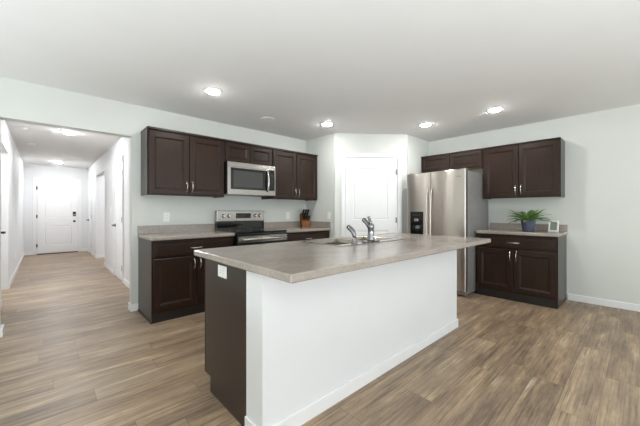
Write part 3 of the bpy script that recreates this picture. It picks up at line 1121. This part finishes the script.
for u in (-0.032, 0.0, 0.032):
    knife(u, 0.118, 0.115, 0.0145, 'large black-handled knife in the back row of the knife block', 'large knives in the knife block')
for u in (-0.020, 0.018):
    knife(u, 0.080, 0.100, 0.012, 'black-handled knife in the middle row of the knife block', 'middle knives in the knife block')
for u in (-0.040, -0.020, 0.0, 0.020, 0.040):
    knife(u, 0.040, 0.085, 0.0085, 'small black-handled steak knife in the front row of knife block', 'steak knives in the knife block')

# ------------------------------------------------------------------ potted plant
random.seed(4)
pl = thing('potted_plant', 'small green plant in a slate blue pot on the right counter', 'plant', (4.79, 1.045, 0.9145), 0)
pl.scale = (1.25, 1.25, 1.25)
PX, PR, PH = 0.0, 0.062, 0.118
bm = B()
loops = []
NN = 48
for r, z in ((0.050, 0), (0.054, 0.004), (0.060, 0.06), (0.067, 0.112), (0.068, PH), (0.061, PH), (0.059, 0.095), (0.004, 0.093)):
    lp = []
    for i in range(NN):
        a = 2 * PI * i / NN
        rr = r * (1 + (0.03 * math.cos(12 * a) if z < 0.115 and r > 0.045 and (r, z) not in ((0.059, 0.095),) else 0))
        lp.append((rr * math.cos(a), rr * math.sin(a), z))
    loops.append(lp)
loft(bm, loops, smooth=True)
link('pot', bm, M['pot'], pl)
bm = B(); lathe(bm, [(0.057, 0.0960), (0.057, 0.101), (0.03, 0.106), (0.004, 0.107)], n=24)
link('soil', bm, M['soil'], pl)
bm = B()
for i in range(34):
    a = i * 2.39996 + random.uniform(-0.2, 0.2)
    tier = i / 34
    L = random.uniform(0.19, 0.27) * (1 - 0.3 * tier)
    rise = 0.25 + 1.15 * tier
    bw = random.uniform(0.022, 0.031)
    d = Vector((math.cos(a), math.sin(a), 0)); s = Vector((-d.y, d.x, 0))
    pts = []
    for k in range(7):
        q = k / 6
        out = 0.012 + L * q * math.cos(0.45 * rise)
        z = 0.102 + L * (math.sin(rise) * q - (0.50 - 0.2 * tier) * q * q) + 0.02 * q
        wdt = bw * (math.sin(PI * min(1, 0.12 + q * 0.88)) ** 0.75) * 0.9 + 0.0012
        pts.append((d * out + Vector((0, 0, z)), wdt))
    rows = [[bm.verts.new(p - s * w + Vector((0, 0, 0.25 * w))), bm.verts.new(p), bm.verts.new(p + s * w + Vector((0, 0, 0.25 * w)))] for p, w in pts]
    for r0, r1 in zip(rows[:-1], rows[1:]):
        for j in range(2):
            f = bm.faces.new((r0[j], r0[j + 1], r1[j + 1], r1[j])); f.smooth = True
fo = link('foliage', bm, M['leaf'], pl, recalc=False)
sm = fo.modifiers.new('leaf_thickness', 'SOLIDIFY'); sm.thickness = 0.0016

# ------------------------------------------------------------------ picture frame
pf = thing('picture_frame', 'small white picture frame on the right counter beside the plant', 'picture frame', (4.985, 0.81, 0.9145), -PI / 2 - 0.25)
tl = Matrix.Rotation(-0.14, 4, 'X')
bm = B()
panel_slab(bm, 0.115, 0.150, 0.014, [(0.016, 0.018, 0.099, 0.132)], [(0, 0), (0.003, 0.006), (0.004, 0.006)], 0.002)
bmesh.ops.transform(bm, matrix=tl @ Matrix.Translation((-0.0575, 0, 0)), verts=bm.verts)
link('frame', bm, M['frame'], pf)
bm = boxes((-0.037, 0.0035, 0.022, 0.037, 0.0056, 0.128))
bmesh.ops.transform(bm, matrix=tl, verts=bm.verts)
link('picture', bm, M['picture'], pf)
bm = boxes((-0.02, 0.0, 0.0, 0.02, 0.004, 0.105))
bmesh.ops.transform(bm, matrix=Matrix.Translation((0, 0.068, 0.0)) @ Matrix.Rotation(0.38, 4, 'X'), verts=bm.verts)
link('easel_back', bm, M['frame'], pf)


# ------------------------------------------------------------------ ceiling fixtures
def can_light(label, loc, mat, group, dome=1.15):
    t = thing('ceiling_light', label, 'ceiling light', loc, 0, group)
    bm = B()
    loft(bm, [[(r * math.cos(2 * PI * i / 40), r * math.sin(2 * PI * i / 40), z) for i in range(40)]
              for r, z in ((0.070, -0.002), (0.073, -0.010), (0.090, -0.006), (0.095, -0.0005))], False, False, True)
    link('trim_ring', bm, M['trim'], t)
    bm = B()
    lathe(bm, [(0.064, -0.003), (0.063, -0.009 * dome), (0.054, -0.015 * dome), (0.04, -0.018 * dome), (0.02, -0.020 * dome), (0.002, -0.0205 * dome)], n=32)
    link('lens', bm, mat, t)
    return t


can_light('round recessed ceiling light over the left cabinets', (1.307, 3.07, ZC), M['lens'], 'recessed kitchen lights')
can_light('round recessed ceiling light near the pantry wall left corner', (3.02, 3.11, ZC), M['lens'], 'recessed kitchen lights')
can_light('round recessed ceiling light between pantry and refrigerator', (4.09, 2.15, ZC), M['lens'], 'recessed kitchen lights')
can_light('round recessed ceiling light in front of the right wall cabinets', (4.12, 1.245, ZC), M['lens'], 'recessed kitchen lights')
can_light('recessed hallway ceiling light nearer the kitchen', (0.281, 6.24, ZC), M['hall_lens'], 'recessed hallway lights', 1.4)
can_light('recessed hallway ceiling light nearer the front door', (0.283, 10.19, ZC), M['hall_lens'], 'recessed hallway lights', 1.4)
can_light('unseen ceiling light added in the passage left of the hallway', (-1.25, 6.0, ZC), M['hall_lens'], 'added side room lights')  # added out of view to brighten the left opening and hall
can_light('unseen ceiling light added in the nook right of the hallway', (1.85, 8.6, ZC), M['hall_lens'], 'added side room lights')  # likewise an added lamp, lighting the right opening
bm = B(); lathe(bm, [(0.070, -0.0005), (0.070, -0.014), (0.055, -0.030), (0.02, -0.034), (0.002, -0.034)], n=28)
tag(link('smoke_detector', bm, M['plastic'], None, (-0.179, 7.717, ZC)), 'round white smoke detector on the hallway ceiling', 'smoke detector')
bm = B(); lathe(bm, [(0.10, -0.0005), (0.10, -0.005), (0.09, -0.008), (0.002, -0.009)], n=28)
tag(link('ceiling_vent', bm, M['trim'], None, (2.256, 3.498, ZC)), 'flat round white vent cover on the ceiling in front of the range', 'vent')
